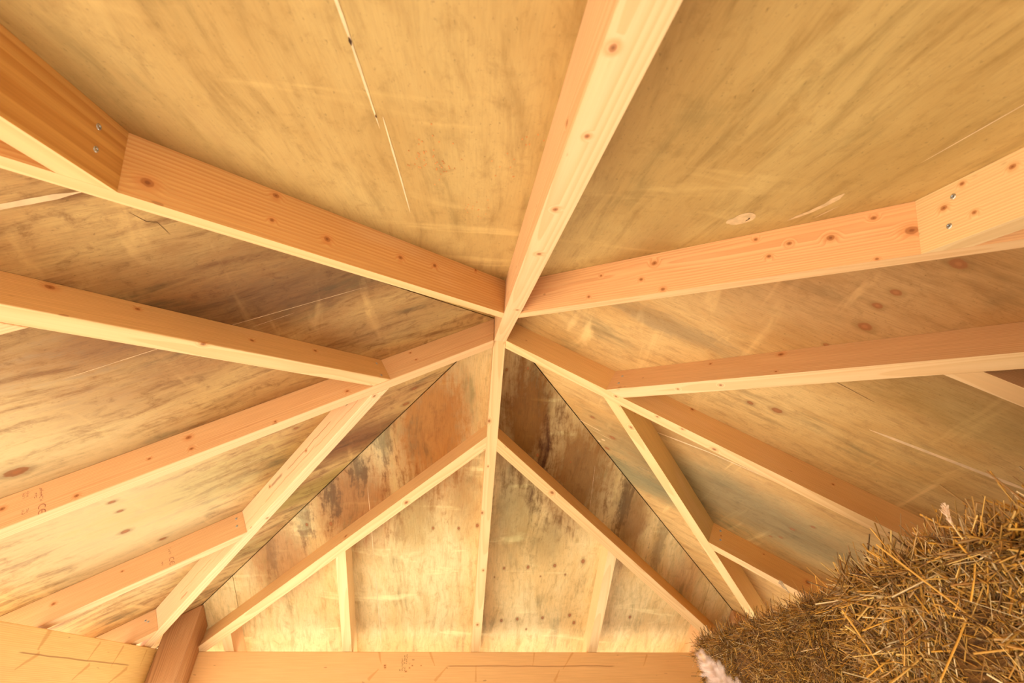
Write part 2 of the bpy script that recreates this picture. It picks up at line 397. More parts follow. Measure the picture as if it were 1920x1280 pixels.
def marks_D(bm):
    strip(bm, [(-0.561, 0.86), (-0.549, 1.1), (-0.545, 1.3)], 0.002, 0.003, 1, 1)
    strip(bm, [(-0.54, 1.38), (-0.53, 1.6), (-0.52, 1.95)], 0.004, 0.004, 1, 2)
    strip(bm, [(0.50, 0.7), (0.51, 0.95)], 0.001, 0.001, 1, 3)
    strip(bm, [(0.44, 1.7), (0.44, 2.0)], 0.0012, 0.0012, 1, 4)
    for (u, t, du, w) in ((0.09, 0.93, 0.05, .012), (0.2, 1.0, 0.1, .014), (0.13, 1.16, 0.1, .012), (0.33, 1.12, 0.14, .01), (0.26, 1.5, 0.04, .012)):
        pass

RK = [(1.076, .857, .02), (1.027, .742, .014), (1.018, .691, .013), (1.033, .622, .019), (0.997, .52, .009), (1.028, .201, .018), (.95, .18, .012)]
DK = [(.651, .221, .012), (.683, .381, .009), (1.096, -.253, .009), (1.093, -.128, .01), (1.073, -.037, .012), (1.348, .115, .01), (1.338, .239, .013), (1.324, .377, .013), (1.292, .522, .017), (1.41, .07, .006), (1.40, .31, .006), (1.385, .44, .008), (1.725, .128, .013), (1.712, .214, .013), (1.702, .352, .013), (1.68, .5, .014), (1.737, .531, .014), (1.79, .27, .008), (1.69, .84, .013), (1.084, -.742, .014), (1.091, -.855, .01), (.211, .136, .009), (.223, .045, .009)]
LK = [(.391, .247, .013), (.436, .337, .017), (.622, .744, .011), (1.509, .426, .017), (1.45, .213, .012), (1.46, .284, .011), (1.523, -.101, .028), (1.46, .591, .013), (.86, .2, .01)]
RKd = [(.615, -.403, .015), (.617, -.505, .012), (1.436, -.311, .009), (1.401, -.393, .011), (1.406, -.49, .009), (1.379, -.521, .007), (.50, -.33, .012)]
brown = (154, 108, 56); deep = (130, 88, 34); bluegrey = (120, 104, 78); olive = (150, 126, 66)
pT = ply('plywood_near', 3, (196, 160, 96), (184, 144, 80), (142, 104, 48), (120, 102, 56), 0.35, 0.6, smear=0.35, fine=0.5,
         spots=[(1.0, 0.62, .35, .16, brown, .35, 1.0), (0.75, -.3, .3, .08, brown, .35, 1.0)])
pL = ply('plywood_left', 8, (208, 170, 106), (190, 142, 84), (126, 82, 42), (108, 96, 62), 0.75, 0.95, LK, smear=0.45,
         spots=[(.85, -.5, .75, .24, (160, 120, 70), .8, .9), (1.5, .35, .45, .9, (230, 204, 152), .6, .6), (0.75, -.45, .5, .10, bluegrey, .35, 1.2), (1.1, -.25, .35, .10, brown, .4, 1.2), (0.45, -.2, .35, .1, brown, .45, 1.0), (1.1, .02, .7, .07, brown, .5, 1.3), (.68, .46, .3, .12, (132, 82, 40), .7, .8), (1.15, .34, .5, .16, (176, 152, 82), .5, .9), (.95, .72, .5, .10, (160, 134, 62), .7, .9), (1.35, 1.02, .3, .1, (170, 146, 78), .5, .9), (1.25, .10, .7, .05, (112, 78, 44), .6, 1.4)])  # first spot: streaks plus painted rafter shade; second: painted light near the eaves
pR = ply('plywood_right', 12, (220, 178, 114), (206, 158, 92), (144, 98, 46), (128, 110, 68), 0.5, 0.5, RK + RKd, smear=0.55,
         spots=[(.95, .78, .9, .40, (180, 132, 80), .75, .5), (0.6, .35, .3, .05, bluegrey, .4, 1.2), (1.35, .5, .3, .12, olive, .35, 1.2), (1.15, -.42, .8, .22, (146, 122, 76), .85, .5), (.85, -.62, .5, .1, (170, 150, 100), .8, .7), (.75, -.62, .5, .12, (186, 158, 108), .5, .6), (.7, -.18, .3, .06, brown, .35, 1)])  # the two broadest spots darken the upper and lower areas
pD = ply('plywood_far', 21, (232, 206, 150), (222, 184, 120), (152, 114, 52), (128, 118, 72), 0.55, 0.55, DK, smear=0.5,
         spots=[(.55, -.26, .50, .24, (176, 118, 56), .9, .6), (.95, -.62, .36, .24, (164, 108, 54), .8, .7), (1.3, -1.0, .3, .2, (176, 120, 66), .65, .9),
                (.60, -.48, .14, .05, (116, 112, 86), .5, 2.2), (.76, -.60, .14, .05, (112, 108, 84), .6, 2.2), (.92, -.73, .14, .05, (116, 110, 84), .6, 2.2), (1.08, -.87, .14, .05, (122, 114, 86), .5, 2.2), (1.3, -1.04, .16, .04, (130, 116, 88), .4, 2.2),
                (.46, .16, .50, .18, deep, .9, .7), (.75, .42, .42, .24, (140, 96, 42), .8, .8), (1.0, .72, .35, .12, (142, 98, 48), .65, 1.0), (.62, .25, .20, .03, (176, 138, 88), .7, .9),
                (.9, .68, .3, .04, (110, 94, 60), .5, 2.2), (1.15, .9, .3, .04, (116, 96, 62), .45, 2.2), (1.35, 1.1, .25, .1, (196, 140, 76), .5, 1.0),
                (1.0, .16, .35, .14, (140, 116, 54), .5, 1.1), (1.15, .32, .2, .12, (136, 118, 62), .4, 1.2), (1.0, -.35, .3, .14, (150, 120, 52), .45, 1.2), (.9, -.1, .25, .1, (156, 116, 52), .4, 1.2)])
roof_face('T', pT, 'near plywood roof face with yellowish mottled boards and two pale glue patches', marks_T)
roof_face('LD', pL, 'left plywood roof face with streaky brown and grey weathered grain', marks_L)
roof_face('RD', pR, 'right plywood roof face with a pale straight strip and a row of knots', marks_R)
roof_face('D', pD, 'far plywood roof face with rows of small knots and dark brown stains near the top', marks_D)
# felt over the boards: keeps daylight out of the open seams
FELT = plain('roof_felt', (58, 50, 42), 0.95)
bm = bmesh.new()
hh = EAVE * CO + 0.01
apx = bm.verts.new((0, 0, APEX + 0.024)); apx2 = bm.verts.new((0, 0, APEX + 0.034))
lo = [bm.verts.new((sx * hh, sy * hh, APEX - SL * hh + 0.022)) for sx, sy in ((-1, -1), (1, -1), (1, 1), (-1, 1))]
hi = [bm.verts.new((sx * hh, sy * hh, APEX - SL * hh + 0.034)) for sx, sy in ((-1, -1), (1, -1), (1, 1), (-1, 1))]
for i in range(4):
    j = (i + 1) % 4
    bm.faces.new((lo[i], lo[j], apx)); bm.faces.new((hi[i], hi[j], apx2)); bm.faces.new((lo[i], lo[j], hi[j], hi[i]))
bmesh.ops.recalc_face_normals(bm, faces=bm.faces)
tag(finish(bm, 'roof_covering', Matrix(), FELT, bevel=0), 'dark felt covering over the plywood roof', kind='structure')

# ------------------------------------------------------------------ rafters
LAB = {
 'T_c': ('common_rafter', 'thick pale pine rafter running from the apex up out of the top of the frame', 'rafter'),
 'D_c': ('common_rafter', 'narrow pine rafter dropping straight down from the apex to the far eaves beam', 'rafter'),
 'LD_c': ('common_rafter', 'pine rafter from the apex down to the left edge, faint CE stamp on its side', 'rafter'),
 'RD_c': ('common_rafter', 'orange pine rafter running from the apex down right to behind the straw bales', 'rafter'),
 'T_Vr': ('diagonal_rafter', 'long knotty pine diagonal rafter from just above the apex to the upper left edge', 'rafter'),
 'T_Vl': ('diagonal_rafter', 'long knotty pine diagonal rafter from just above the apex to the upper right edge', 'rafter'),
 'LD_Vl': ('diagonal_rafter', 'orange diagonal rafter with a dark knot hole, from left common rafter to the left edge', 'rafter'),
 'LD_Vr': ('diagonal_rafter', 'pale diagonal rafter with long bark streaks, ending above the left corner post', 'rafter'),
 'RD_Vr': ('diagonal_rafter', 'straight clean diagonal rafter branching off the right common rafter towards the right edge', 'rafter'),
 'RD_Vl': ('diagonal_rafter', 'steep diagonal rafter with golden side, dropping from the right rafter to the bale', 'rafter'),
 'D_Vl': ('diagonal_rafter', 'left leg of the inverted V of pine rafters on the far roof face', 'rafter'),
 'D_Vr': ('diagonal_rafter', 'right leg of the inverted V of pine rafters on the far roof face', 'rafter'),
 'T_jr': ('jack_rafter', 'dark orange wavy-grained short rafter with two screws in the upper left corner', 'rafter'),
 'T_jl': ('jack_rafter', 'short pale jack rafter with two screws at the upper right edge of the frame', 'rafter'),
 'LD_jr': ('jack_rafter', 'long jack rafter at lower left with two screws and a faint stamp', 'rafter'),
 'LD_jr2': ('jack_rafter', 'shortest jack rafter at lower left, just above the left eaves beam', 'rafter'),
 'LD_jl': ('jack_rafter', 'jack rafter just showing under the dark-knotted rafter at the left edge', 'rafter'),
 'RD_jl': ('jack_rafter', 'orange jack rafter with a big knot, running down into the far straw bale', 'rafter'),
 'RD_jr': ('jack_rafter', 'jack rafter with a splintered end at the right edge, above the pale strip', 'rafter'),
 'D_jl': ('jack_rafter', 'left one of the two pale upright jack rafters under the inverted V', 'rafter'),
 'D_jr': ('jack_rafter', 'right one of the two pale upright jack rafters under the inverted V', 'rafter'),
 'D_jl2': ('jack_rafter', 'stub of jack rafter in the corner between inverted V and left corner post', 'rafter'),
 'D_jr2': ('jack_rafter', 'stub of jack rafter at the right foot of the inverted V beside the bale', 'rafter'),
 'RD_jl2': ('jack_rafter', 'short jack rafter end behind the far straw bale in the right corner', 'rafter'),
}
MEM['D_jl2'] = ('D', -1.262, 0.0, 0.0); MEM['D_jr2'] = ('D', 1.2226, 0.0, 0.0); MEM['RD_jl2'] = ('RD', -1.2226, 0.0, 0.0)
TONE = {
 'T_c': ((232, 186, 136), (214, 154, 98)), 'T_Vr': ((222, 168, 100), (204, 128, 60)), 'T_Vl': ((238, 180, 120), (216, 142, 86)),
 'T_jr': ((216, 160, 84), (176, 108, 40)), 'T_jl': ((236, 196, 136), (214, 162, 104)), 'LD_Vl': ((230, 186, 122), (208, 148, 84)),
 'LD_Vr': ((244, 206, 158), (228, 172, 122)), 'D_jl': ((244, 212, 156), (228, 184, 122)), 'D_jr': ((242, 206, 150), (226, 180, 120)), 'RD_c': ((230, 180, 112), (208, 142, 74)), 'RD_Vl': ((226, 186, 112), (200, 150, 78)),
 'RD_jl': ((226, 170, 96), (200, 130, 60)), 'D_c': ((232, 190, 130), (210, 158, 100)), 'D_Vr': ((232, 186, 120), (206, 150, 86)), 'D_Vl': ((236, 194, 134), (214, 160, 102))}

def screw_mesh():
    bm = bmesh.new()
    n = 20
    prof = [(0.0046, 0.0), (0.0046, 0.0006), (0.0040, 0.0012), (0.0022, 0.0014)]
    rings = [[bm.verts.new((r * math.cos(2 * math.pi * i / n), r * math.sin(2 * math.pi * i / n), z)) for i in range(n)] for r, z in prof]
    inner = [bm.verts.new(((0.0022 if i % 5 < 2 else 0.0011) * math.cos(2 * math.pi * i / n), (0.0022 if i % 5 < 2 else 0.0011) * math.sin(2 * math.pi * i / n), 0.0002)) for i in range(n)]
    rings.append(inner)
    for a, b in zip(rings, rings[1:]):
        for i in range(n): bm.faces.new((a[i], a[(i + 1) % n], b[(i + 1) % n], b[i]))
    bm.faces.new(rings[0][::-1]); bm.faces.new(inner)
    bmesh.ops.recalc_face_normals(bm, faces=bm.faces)
    me = bpy.data.meshes.new('screw_head'); bm.to_mesh(me); bm.free()
    return me
ZINC = plain('zinc', (196, 196, 190), 0.35, 0.9, 0.1, 200)
SCREW = screw_mesh(); SCREW.materials.append(ZINC)
INK = plain('stamp_ink', (168, 104, 74), 0.8, amp=0.1)
INKD = plain('dark_ink', (120, 74, 36), 0.8, amp=0.2, scale=90)

def arc_strip(bm, cx, cy, r, a0, a1, w, n=14):
    prev = None
    for i in range(n + 1):
        a = math.radians(a0 + (a1 - a0) * i / n)
        p = (bm.verts.new((cx + (r - w / 2) * math.cos(a), cy + (r - w / 2) * math.sin(a), 0)), bm.verts.new((cx + (r + w / 2) * math.cos(a), cy + (r + w / 2) * math.sin(a), 0)))
        if prev: bm.faces.new((prev[0], prev[1], p[1], p[0]))
        prev = p
def rect(bm, x0, y0, x1, y1):
    bm.faces.new([bm.verts.new(q + (0,)) for q in ((x0, y0), (x1, y0), (x1, y1), (x0, y1))])
def glyphs(bm, x, y, n, h, r, dx=0.62):       # worn printed characters: unreadable in the photo, kept as broken strokes
    for i in range(n):
        cx = x + i * h * dx
        for _ in range(r.choice((2, 3))):
            if r.random() < 0.55:
                a = cx + r.choice((0, h * .38)); b = y + r.uniform(0, .3) * h; rect(bm, a, b, a + h * .16, b + h * r.uniform(.4, .7))
            else:
                b = y + r.choice((0, .45, .88)) * h; rect(bm, cx, b, cx + h * .45, b + h * .16)

def ce_stamp(bm, h):                          # the CE mark: two open arcs, the E with its middle bar
    r = h / 2
    arc_strip(bm, 0, 0, r, 60, 300, h * .13)
    arc_strip(bm, h * 1.05, 0, r, 60, 300, h * .13)
    rect(bm, h * .62, -h * .06, h * 1.2, h * .06)

FACE_M = {f: face_matrix(f) for f in AZ}
def member_matrix(f, u0, t0, an):
    l, et, en = face_frame(f)
    X = l * math.sin(an) + et * math.cos(an); Y = l * math.cos(an) - et * math.sin(an)
    M = Matrix((X, Y, en)).transposed().to_4x4()
    M.translation = Vector((0, 0, APEX)) + l * u0 + et * t0
    return M

def streaks(k, o, x, y, z, col):
    """bark and resin streaks along the visible side of one rafter (x along, z down its depth)"""
    for (x0, x1, zc, w, c, a) in ((.10, .20, .040, .0025, (96, 52, 26), .85), (.05, .42, .068, .0016, (206, 130, 80), .7), (.28, .60, .036, .0022, (170, 96, 56), .75), (.40, .78, .060, .0020, (196, 122, 72), .6),
                                  (.62, .72, .030, .0070, (132, 84, 52), .6), (1.0, 1.14, .026, .003, (176, 104, 58), .7), (1.2, 1.5, .05, .002, (214, 150, 96), .7), (1.42, 1.5, .075, .004, (190, 120, 70), .7), (.70, 1.3, .064, .0015, (220, 160, 110), .7)):
        wz = k.math('MULTIPLY', k.math('SUBTRACT', k.noise(k.vmath('MULTIPLY', o, (14, 0, 0)), 1.0, 2), 0.5), 0.016)
        q = k.math('ABSOLUTE', k.math('ADD', k.math('ADD', z, -zc), wz))
        ins = k.math('MULTIPLY', k.ss(x, x0, x0 + 0.02), k.ss(x, x1 - 0.02, x1, 1.0, 0.0))
        col = k.mix(k.math('MULTIPLY', ins, k.ss(q, w * 0.3, w * 1.2, a, 0.0)), col, rgb(*c))
    return col
RAFT = {}
END_H = 1.775
def notch(bm, M, c, l):
    """birdsmouth over the eaves beam, cut with an exact boolean and baked back to a mesh"""
    me = bpy.data.meshes.new('tmp'); bm.to_mesh(me); bm.free()
    a = bpy.data.objects.new('tmp_a', me); COL.objects.link(a); a.matrix_world = M
    cb = box_bm(PLATE - 0.0006, PLATE + 0.0472, -2.2, 2.2, ZT - 0.4, ZT + 0.0006)
    if c.x < -0.5:                                            # the left beam sags slightly towards the near end
        for v in cb.verts: v.co.z -= (1.545 + v.co.y) * math.tan(math.radians(1.9))
    Mc = Matrix((c, -l, Vector((0, 0, 1)))).transposed().to_4x4()
    mc = bpy.data.meshes.new('tmpc'); cb.to_mesh(mc); cb.free()
    b = bpy.data.objects.new('tmp_b', mc); COL.objects.link(b); b.matrix_world = Mc
    md = a.modifiers.new('n', 'BOOLEAN'); md.operation = 'DIFFERENCE'; md.object = b; md.solver = 'EXACT'
    dg = bpy.context.evaluated_depsgraph_get(); dg.update()
    res = bpy.data.meshes.new_from_object(a.evaluated_get(dg))
    out = bmesh.new(); out.from_mesh(res)
    for ob in (a, b): bpy.data.objects.remove(ob)
    for q in (me, mc, res): bpy.data.meshes.remove(q)
    return out
def rafter(key, seed):
    f, u0, t0, an = MEM[key]
    l, et, en = face_frame(f)
    c = Vector((math.sin(math.radians(AZ[f])), math.cos(math.radians(AZ[f])), 0))
    M = member_matrix(f, u0, t0, an)
    bm = box_bm(-0.25, 3.2, -W / 2, W / 2, 0.0004, D)
    bmesh.ops.transform(bm, matrix=M, verts=bm.verts)
    O = Vector((0, 0, APEX))
    cut(bm, c * END_H, c)                                     # plumb cut at the tail
    if key.endswith('_c'):
        if f in ('T', 'D'): cut(bm, Vector((0, 0, 0)) if f == 'D' else c * 0.0006, -c)
        else: cut(bm, c * (W / 2 + 0.0005), -c)
        # keep the heads of the two side rafters clear of each other's boards
    elif '_V' in key:
        sd = 1 if u0 + an > 0 else -1
        cm = member_matrix(*MEM[f + '_c'])
        lat = cm.col[1].to_3d()
        cut(bm, cm.translation + lat * sd * (W / 2 + 0.0004), -lat * sd)
    else:
        sd = 1 if u0 > 0 else -1
        vm = member_matrix(*MEM[f + ('_Vr' if sd > 0 else '_Vl')])
        lat = vm.col[1].to_3d()
        if (lat @ c) < 0: lat = -lat                          # towards the eaves, away from the hip
        cut(bm, vm.translation + lat * (W / 2 + 0.0004), -lat)
    bmesh.ops.transform(bm, matrix=M.inverted(), verts=bm.verts)
    bmesh.ops.dissolve_limit(bm, angle_limit=0.01, verts=bm.verts, edges=bm.edges)
    name, label, cat = LAB[key]
    lt, dk = TONE.get(key, ((228, 180, 126), (208, 146, 90)))
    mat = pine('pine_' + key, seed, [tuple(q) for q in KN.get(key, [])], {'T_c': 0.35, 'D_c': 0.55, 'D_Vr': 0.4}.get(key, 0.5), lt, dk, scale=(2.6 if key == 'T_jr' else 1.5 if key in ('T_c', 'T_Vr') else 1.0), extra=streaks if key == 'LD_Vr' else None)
    bm = notch(bm, M, c, l)
    o = finish(bm, name, M, mat)
    tag(o, label, cat, 'pine rafters of the pyramid roof')
    for (x, y, z) in SCREWS.get(key, []):
        s = 1 if y > 0 else -1
        Ms = Matrix(((1, 0, 0), (0, 0, s), (0, -s, 0))).to_4x4(); Ms.translation = Vector((x, s * (W / 2 - 0.0002), z))
        so = link('screw_head', SCREW, Ms, o)
        so['label'] = 'zinc screw head sunk in the rafter side'
    RAFT[key] = o
    return o
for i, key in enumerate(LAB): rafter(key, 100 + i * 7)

def stamp(parent, x, z, side, build, mat, rot=0.0, label='faint printed grading stamp'):
    bm = bmesh.new(); build(bm)
    s = side
    # local X of the stamp runs along Z (across the grain), local Y along -X
    Ms = Matrix(((-s * 0 + 0, -1 * 1, 0), (0, 0, s), (1, 0, 0))).to_4x4()
    Ms.translation = Vector((x, s * (W / 2 + 0.0003), z))
    me = bpy.data.meshes.new('grade_stamp'); bm.to_mesh(me); bm.free()
    o = link('grade_stamp', me, Ms @ Matrix.Rotation(rot, 4, 'Z'), parent, (mat,))
    o['label'] = label
    return o
def st1(bm):
    r = random.Random(3)
    ce = bmesh.new()
    ce_stamp(bm, 0.016)
    bmesh.ops.translate(bm, vec=(0.012, 0.0, 0), verts=bm.verts)
    glyphs(bm, -0.052, -0.006, 9, 0.008, r); glyphs(bm, -0.040, 0.008 - 0.026, 3, 0.009, r)
    glyphs(bm, -0.055, -0.036, 5, 0.006, r); glyphs(bm, -0.055, -0.045, 5, 0.006, r); glyphs(bm, 0.0, -0.036, 4, 0.006, r); glyphs(bm, 0.0, -0.045, 4, 0.006, r)
stamp(RAFT['LD_c'], 1.512, 0.066, -1, st1, INK, label='faint CE grading stamp printed across the rafter side')
def st2(bm):
    ce_stamp(bm, 0.015); bmesh.ops.translate(bm, vec=(0.006, 0.0, 0), verts=bm.verts)
    r = random.Random(5); glyphs(bm, -0.045, -0.006, 6, 0.007, r); glyphs(bm, 0.0, -0.034, 4, 0.006, r)
stamp(RAFT['LD_jr'], 1.458, 0.066, -1, st2, INK, label='faint CE grading stamp printed across the rafter side')

# ------------------------------------------------------------------ eaves beams and posts
BT = 0.046; BH = 0.19
def spikes(lst):
    """elongated spike knots and a drying crack on a beam face (x along, z height)"""
    def fn(k, o, x, y, z, col):
        for (x0, z0, x1, z1, w) in lst:
            L = math.hypot(x1 - x0, z1 - z0); ux, uz = (x1 - x0) / L, (z1 - z0) / L
            a = k.math('ADD', k.math('MULTIPLY', k.math('ADD', x, -x0), ux), k.math('MULTIPLY', k.math('ADD', z, -z0), uz))
            b = k.math('ADD', k.math('MULTIPLY', k.math('ADD', x, -x0), -uz), k.math('MULTIPLY', k.math('ADD', z, -z0), ux))
            b = k.math('ADD', b, k.math('MULTIPLY', k.math('SUBTRACT', k.noise(o, 25, 2), 0.5), w * 1.2))
            wd = k.math('MULTIPLY', k.ss(a, 0, L, 0.35, 1.0), w)
            q = k.math('DIVIDE', k.math('ABSOLUTE', b), wd)
            inside = k.math('MULTIPLY', k.ss(a, -0.003, 0.003), k.ss(a, L - 0.003, L + 0.003, 1.0, 0.0))
            col = k.mix(k.math('MULTIPLY', inside, k.ss(q, 0.4, 1.5, 0.6, 0.0)), col, rgb(206, 142, 74))
        return col
    return fn
def crack_fn(sp, cracks):
    base = spikes(sp)
    def fn(k, o, x, y, z, col):
        col = base(k, o, x, y, z, col)
        for (x0, x1, zc, w) in cracks:
            wz = k.math('MULTIPLY', k.math('SUBTRACT', k.noise(k.vmath('MULTIPLY', o, (4, 0, 0)), 1.0, 2), 0.5), 0.012)
            q = k.math('ABSOLUTE', k.math('ADD', k.math('ADD', z, -zc), wz))
            ins = k.math('MULTIPLY', k.ss(x, x0, x0 + 0.03), k.ss(x, x1 - 0.03, x1, 1.0, 0.0))
            col = k.mix(k.math('MULTIPLY', ins, k.ss(q, w * 0.4, w, 0.7, 0.0)), col, rgb(160, 100, 50))
        return col
    return fn
def beam(name, label, x0, x1, y0, y1, seed, sp=(), cr=(), kn=(), tones=((238, 188, 124), (216, 156, 92)), tilt=0.0, along='x', ends=(0, 0)):
    cx, cy = (x0 + x1) / 2, (y0 + y1) / 2
    L = (x1 - x0) if along == 'x' else (y1 - y0)
    bm = box_bm(-L / 2, L / 2, -BT / 2, BT / 2, -BH, 0)
    rotz = 0 if along == 'x' else math.pi / 2
    M = Matrix.Translation((cx, cy, ZT)) @ Matrix.Rotation(rotz, 4, 'Z')
    if tilt:
        e = L / 2
        M = M @ Matrix.Translation((e, 0, 0)) @ Matrix.Rotation(tilt, 4, 'Y') @ Matrix.Translation((-e, 0, 0))
    o = finish(bm, name, M, pine('beam_' + str(seed), seed, kn, 0.0, *tones, scale=1.1, extra=crack_fn(sp, cr)), bevel=0.003)
    tag(o, label, 'beam')
    return o
P0 = 1.408; P1 = PLATE - 0.0005
XE = PLATE + BT
# far beam: local x = world x ; face seen is local y-
bf = beam('eaves_beam', 'orange pine eaves beam along the bottom of the frame with an ink stamp and a long crack', -XE - 0.0, XE, PLATE, PLATE + BT, 401,
     sp=[(-0.49, -0.055, -0.51, 0.0, .006), (-0.5, -0.075, -0.545, -0.12, .008), (-0.215, -0.062, -0.245, 0.0, .006), (-0.15, -0.065, -0.21, -0.125, .007), (0.0, -0.06, 0.0, -0.13, .005), (0.30, -0.06, 0.31, -0.002, .004), (0.46, -0.075, 0.52, 0.0, .005), (0.44, -0.08, 0.41, -0.13, .007), (0.9, -0.06, 0.93, -0.01, .005)],
     cr=[(-0.16, 0.75, -0.062, .003)], kn=[(-0.47, -.023, -0.06, .006), (-0.468, -.023, -0.068, .005), (-0.33, -.023, -.06, .004), (-0.343, -.023, -.07, .004), (-0.36, -.023, -.085, .005), (-.285, -.023, -.06, .003)])
bl = beam('eaves_beam', 'yellowish pine eaves beam at the lower left edge with spike knots and a long crack', -PLATE - BT, -PLATE, -PLATE, PLATE - 0.002, 402,
     sp=[(0.64, -0.062, 0.65, 0.0, .014), (0.58, -0.12, 0.655, -0.07, .007), (0.93, -0.075, 0.96, -0.01, .006), (0.89, -0.14, 0.955, -0.085, .007), (1.10, -0.085, 1.13, -0.01, .006), (1.10, -0.16, 1.225, -0.085, .007), (1.32, -0.075, 1.325, -0.01, .004), (1.40, -0.075, 1.405, -0.02, .004), (.4, -.15, .44, -.08, .006)],
     cr=[(0.55, 1.24, -0.075, .003)], tones=((242, 206, 132), (226, 178, 100)), tilt=math.radians(-1.9) * -1 * -1, along='y')
beam('eaves_beam', 'pine eaves beam on the right side behind the straw bales', PLATE, PLATE + BT, -PLATE, PLATE - 0.002, 403, along='y')
beam('eaves_beam', 'pine eaves beam on the near side of the shelter behind the camera', -XE, XE, -PLATE - BT, -PLATE - 0.001, 404)
def far_stamp():
    bm = bmesh.new(); r = random.Random(11)
    for row, (n, off, h) in enumerate(((8, 0.0, .0075), (7, .004, .0075), (6, .016, .0085))):
        glyphs(bm, off, -row * 0.011, n, h, r, 0.7)
    glyphs(bm, 0.055, -.006, 3, .0085, r, .7); glyphs(bm, 0.055, -.018, 3, .0085, r, .7); glyphs(bm, 0.0625, -.03, 2, .0085, r, .7)
    me = bpy.data.meshes.new('ink_stamp'); bm.to_mesh(me); bm.free()
    # reads downwards on the inner face
    Ms = Matrix(((0, 1, 0), (0, 0, -1), (-1, 0, 0))).to_4x4(); Ms.translation = Vector((-0.365, -BT / 2 - 0.0004, -0.012))
    o = link('ink_stamp', me, Ms, bf, (INKD,)); o['label'] = 'small brown ink stamp printed sideways on the beam'
far_stamp()

def post(label, sx, sy, seed, tones=((204, 150, 98), (158, 102, 58))):
    bm = box_bm(min(sx * P0, sx * P1), max(sx * P0, sx * P1), min(sy * P0, sy * P1), max(sy * P0, sy * P1), 0.0005, APEX)
    for f in AZ:
        l, et, en = face_frame(f)
        cut(bm, Vector((0, 0, APEX)) + en * 0.0006, -en)
    M = Matrix(((0, 0, 1), (0, 1, 0), (-1, 0, 0))).to_4x4()
    M = Matrix.Translation((sx * (P0 + P1) / 2, sy * (P0 + P1) / 2, 0)) @ M
    bmesh.ops.transform(bm, matrix=M.inverted(), verts=bm.verts)
    o = finish(bm, 'corner_post', M, pine('post_' + str(seed), seed, (), 0.0, *tones, scale=0.8), bevel=0.006)
    tag(o, label, 'post')
    return o
post('brown squared corner post under the lower left corner of the roof', -1, 1, 501)
post('squared corner post hidden behind the far straw bale in the right corner', 1, 1, 502)
post('squared corner post at the near left corner behind the camera', -1, -1, 503)
post('squared corner post at the near right corner behind the camera', 1, -1, 504)

# ------------------------------------------------------------------ straw bales
def straw_mat():
    k = NT('straw', 0.5)
    a = k.n.new('ShaderNodeAttribute'); a.attribute_name = 'tint'
    k.put(k.b.inputs['Base Color'], a.outputs['Color'])
    k.b.inputs['Specular IOR Level'].default_value = 0.4
    return k.m
STRAW = straw_mat()
def core_mat():
    k = NT('straw_core', 0.9); o = k.obj()
    a = k.noise(k.vmath('MULTIPLY', o, (40, 40, 120)), 1.0, 4, 0.7, 0.5)
    col = k.mix(k.ss(a, 0.35, 0.7), rgb(70, 44, 18), rgb(136, 92, 42))
    return k.done(col, a, 0.8, 0.01)
CORE = core_mat()
PAL = np.array([rgb(*c) for c in ((210, 160, 76), (190, 138, 58), (226, 184, 104), (166, 116, 50), (138, 92, 36), (184, 142, 86), (212, 152, 54), (156, 118, 68), (236, 204, 150), (116, 76, 30))])

def tubes(P0_, Dr, L, Rr, bend, col, nseg=3, nside=3):
    """many bent stalks: arrays of start points, directions, lengths, radii -> verts, faces, colours"""
    n = len(P0_)
    up = np.where(np.abs(Dr[:, 2:3]) < 0.9, np.array([[0, 0, 1.0]]), np.array([[1.0, 0, 0]]))
    A = np.cross(Dr, up); A /= np.linalg.norm(A, axis=1, keepdims=True); B = np.cross(Dr, A)
    ts = np.linspace(0, 1, nseg + 1)
    V = np.zeros((n, nseg + 1, nside, 3))
    for i, t in enumerate(ts):
        c = P0_ + Dr * (L * t)[:, None] + bend * (t * t * L)[:, None]
        rr = Rr * (1.0 - 0.25 * t)
        for j in range(nside):
            a = 2 * math.pi * j / nside
            V[:, i, j] = c + (A * math.cos(a) + B * math.sin(a)) * rr[:, None]
    per = (nseg + 1) * nside
    base = (np.arange(n) * per)[:, None]
    q = []
    for i in range(nseg):
        for j in range(nside):
            q.append([i * nside + j, i * nside + (j + 1) % nside, (i + 1) * nside + (j + 1) % nside, (i + 1) * nside + j])
    q = np.array(q)
    F = (base[:, :, None] + q[None]).reshape(-1, 4)
    C = np.repeat(col, per, axis=0)
    return V.reshape(-1, 3), F, C

def np_mesh(name, V, F, C=None):
    me = bpy.data.meshes.new(name)
    me.vertices.add(len(V)); me.vertices.foreach_set('co', V.astype(np.float32).ravel())
    me.loops.add(F.size); me.loops.foreach_set('vertex_index', F.astype(np.int32).ravel())
    me.polygons.add(len(F)); me.polygons.foreach_set('loop_start', np.arange(0, F.size, F.shape[1], dtype=np.int32))
    me.polygons.foreach_set('loop_total', np.full(len(F), F.shape[1], dtype=np.int32))
    me.update(calc_edges=True)
    if C is not None:
        at = me.color_attributes.new('tint', 'FLOAT_COLOR', 'POINT')
        at.data.foreach_set('color', np.hstack([C, np.ones((len(C), 1))]).astype(np.float32).ravel())
    return me

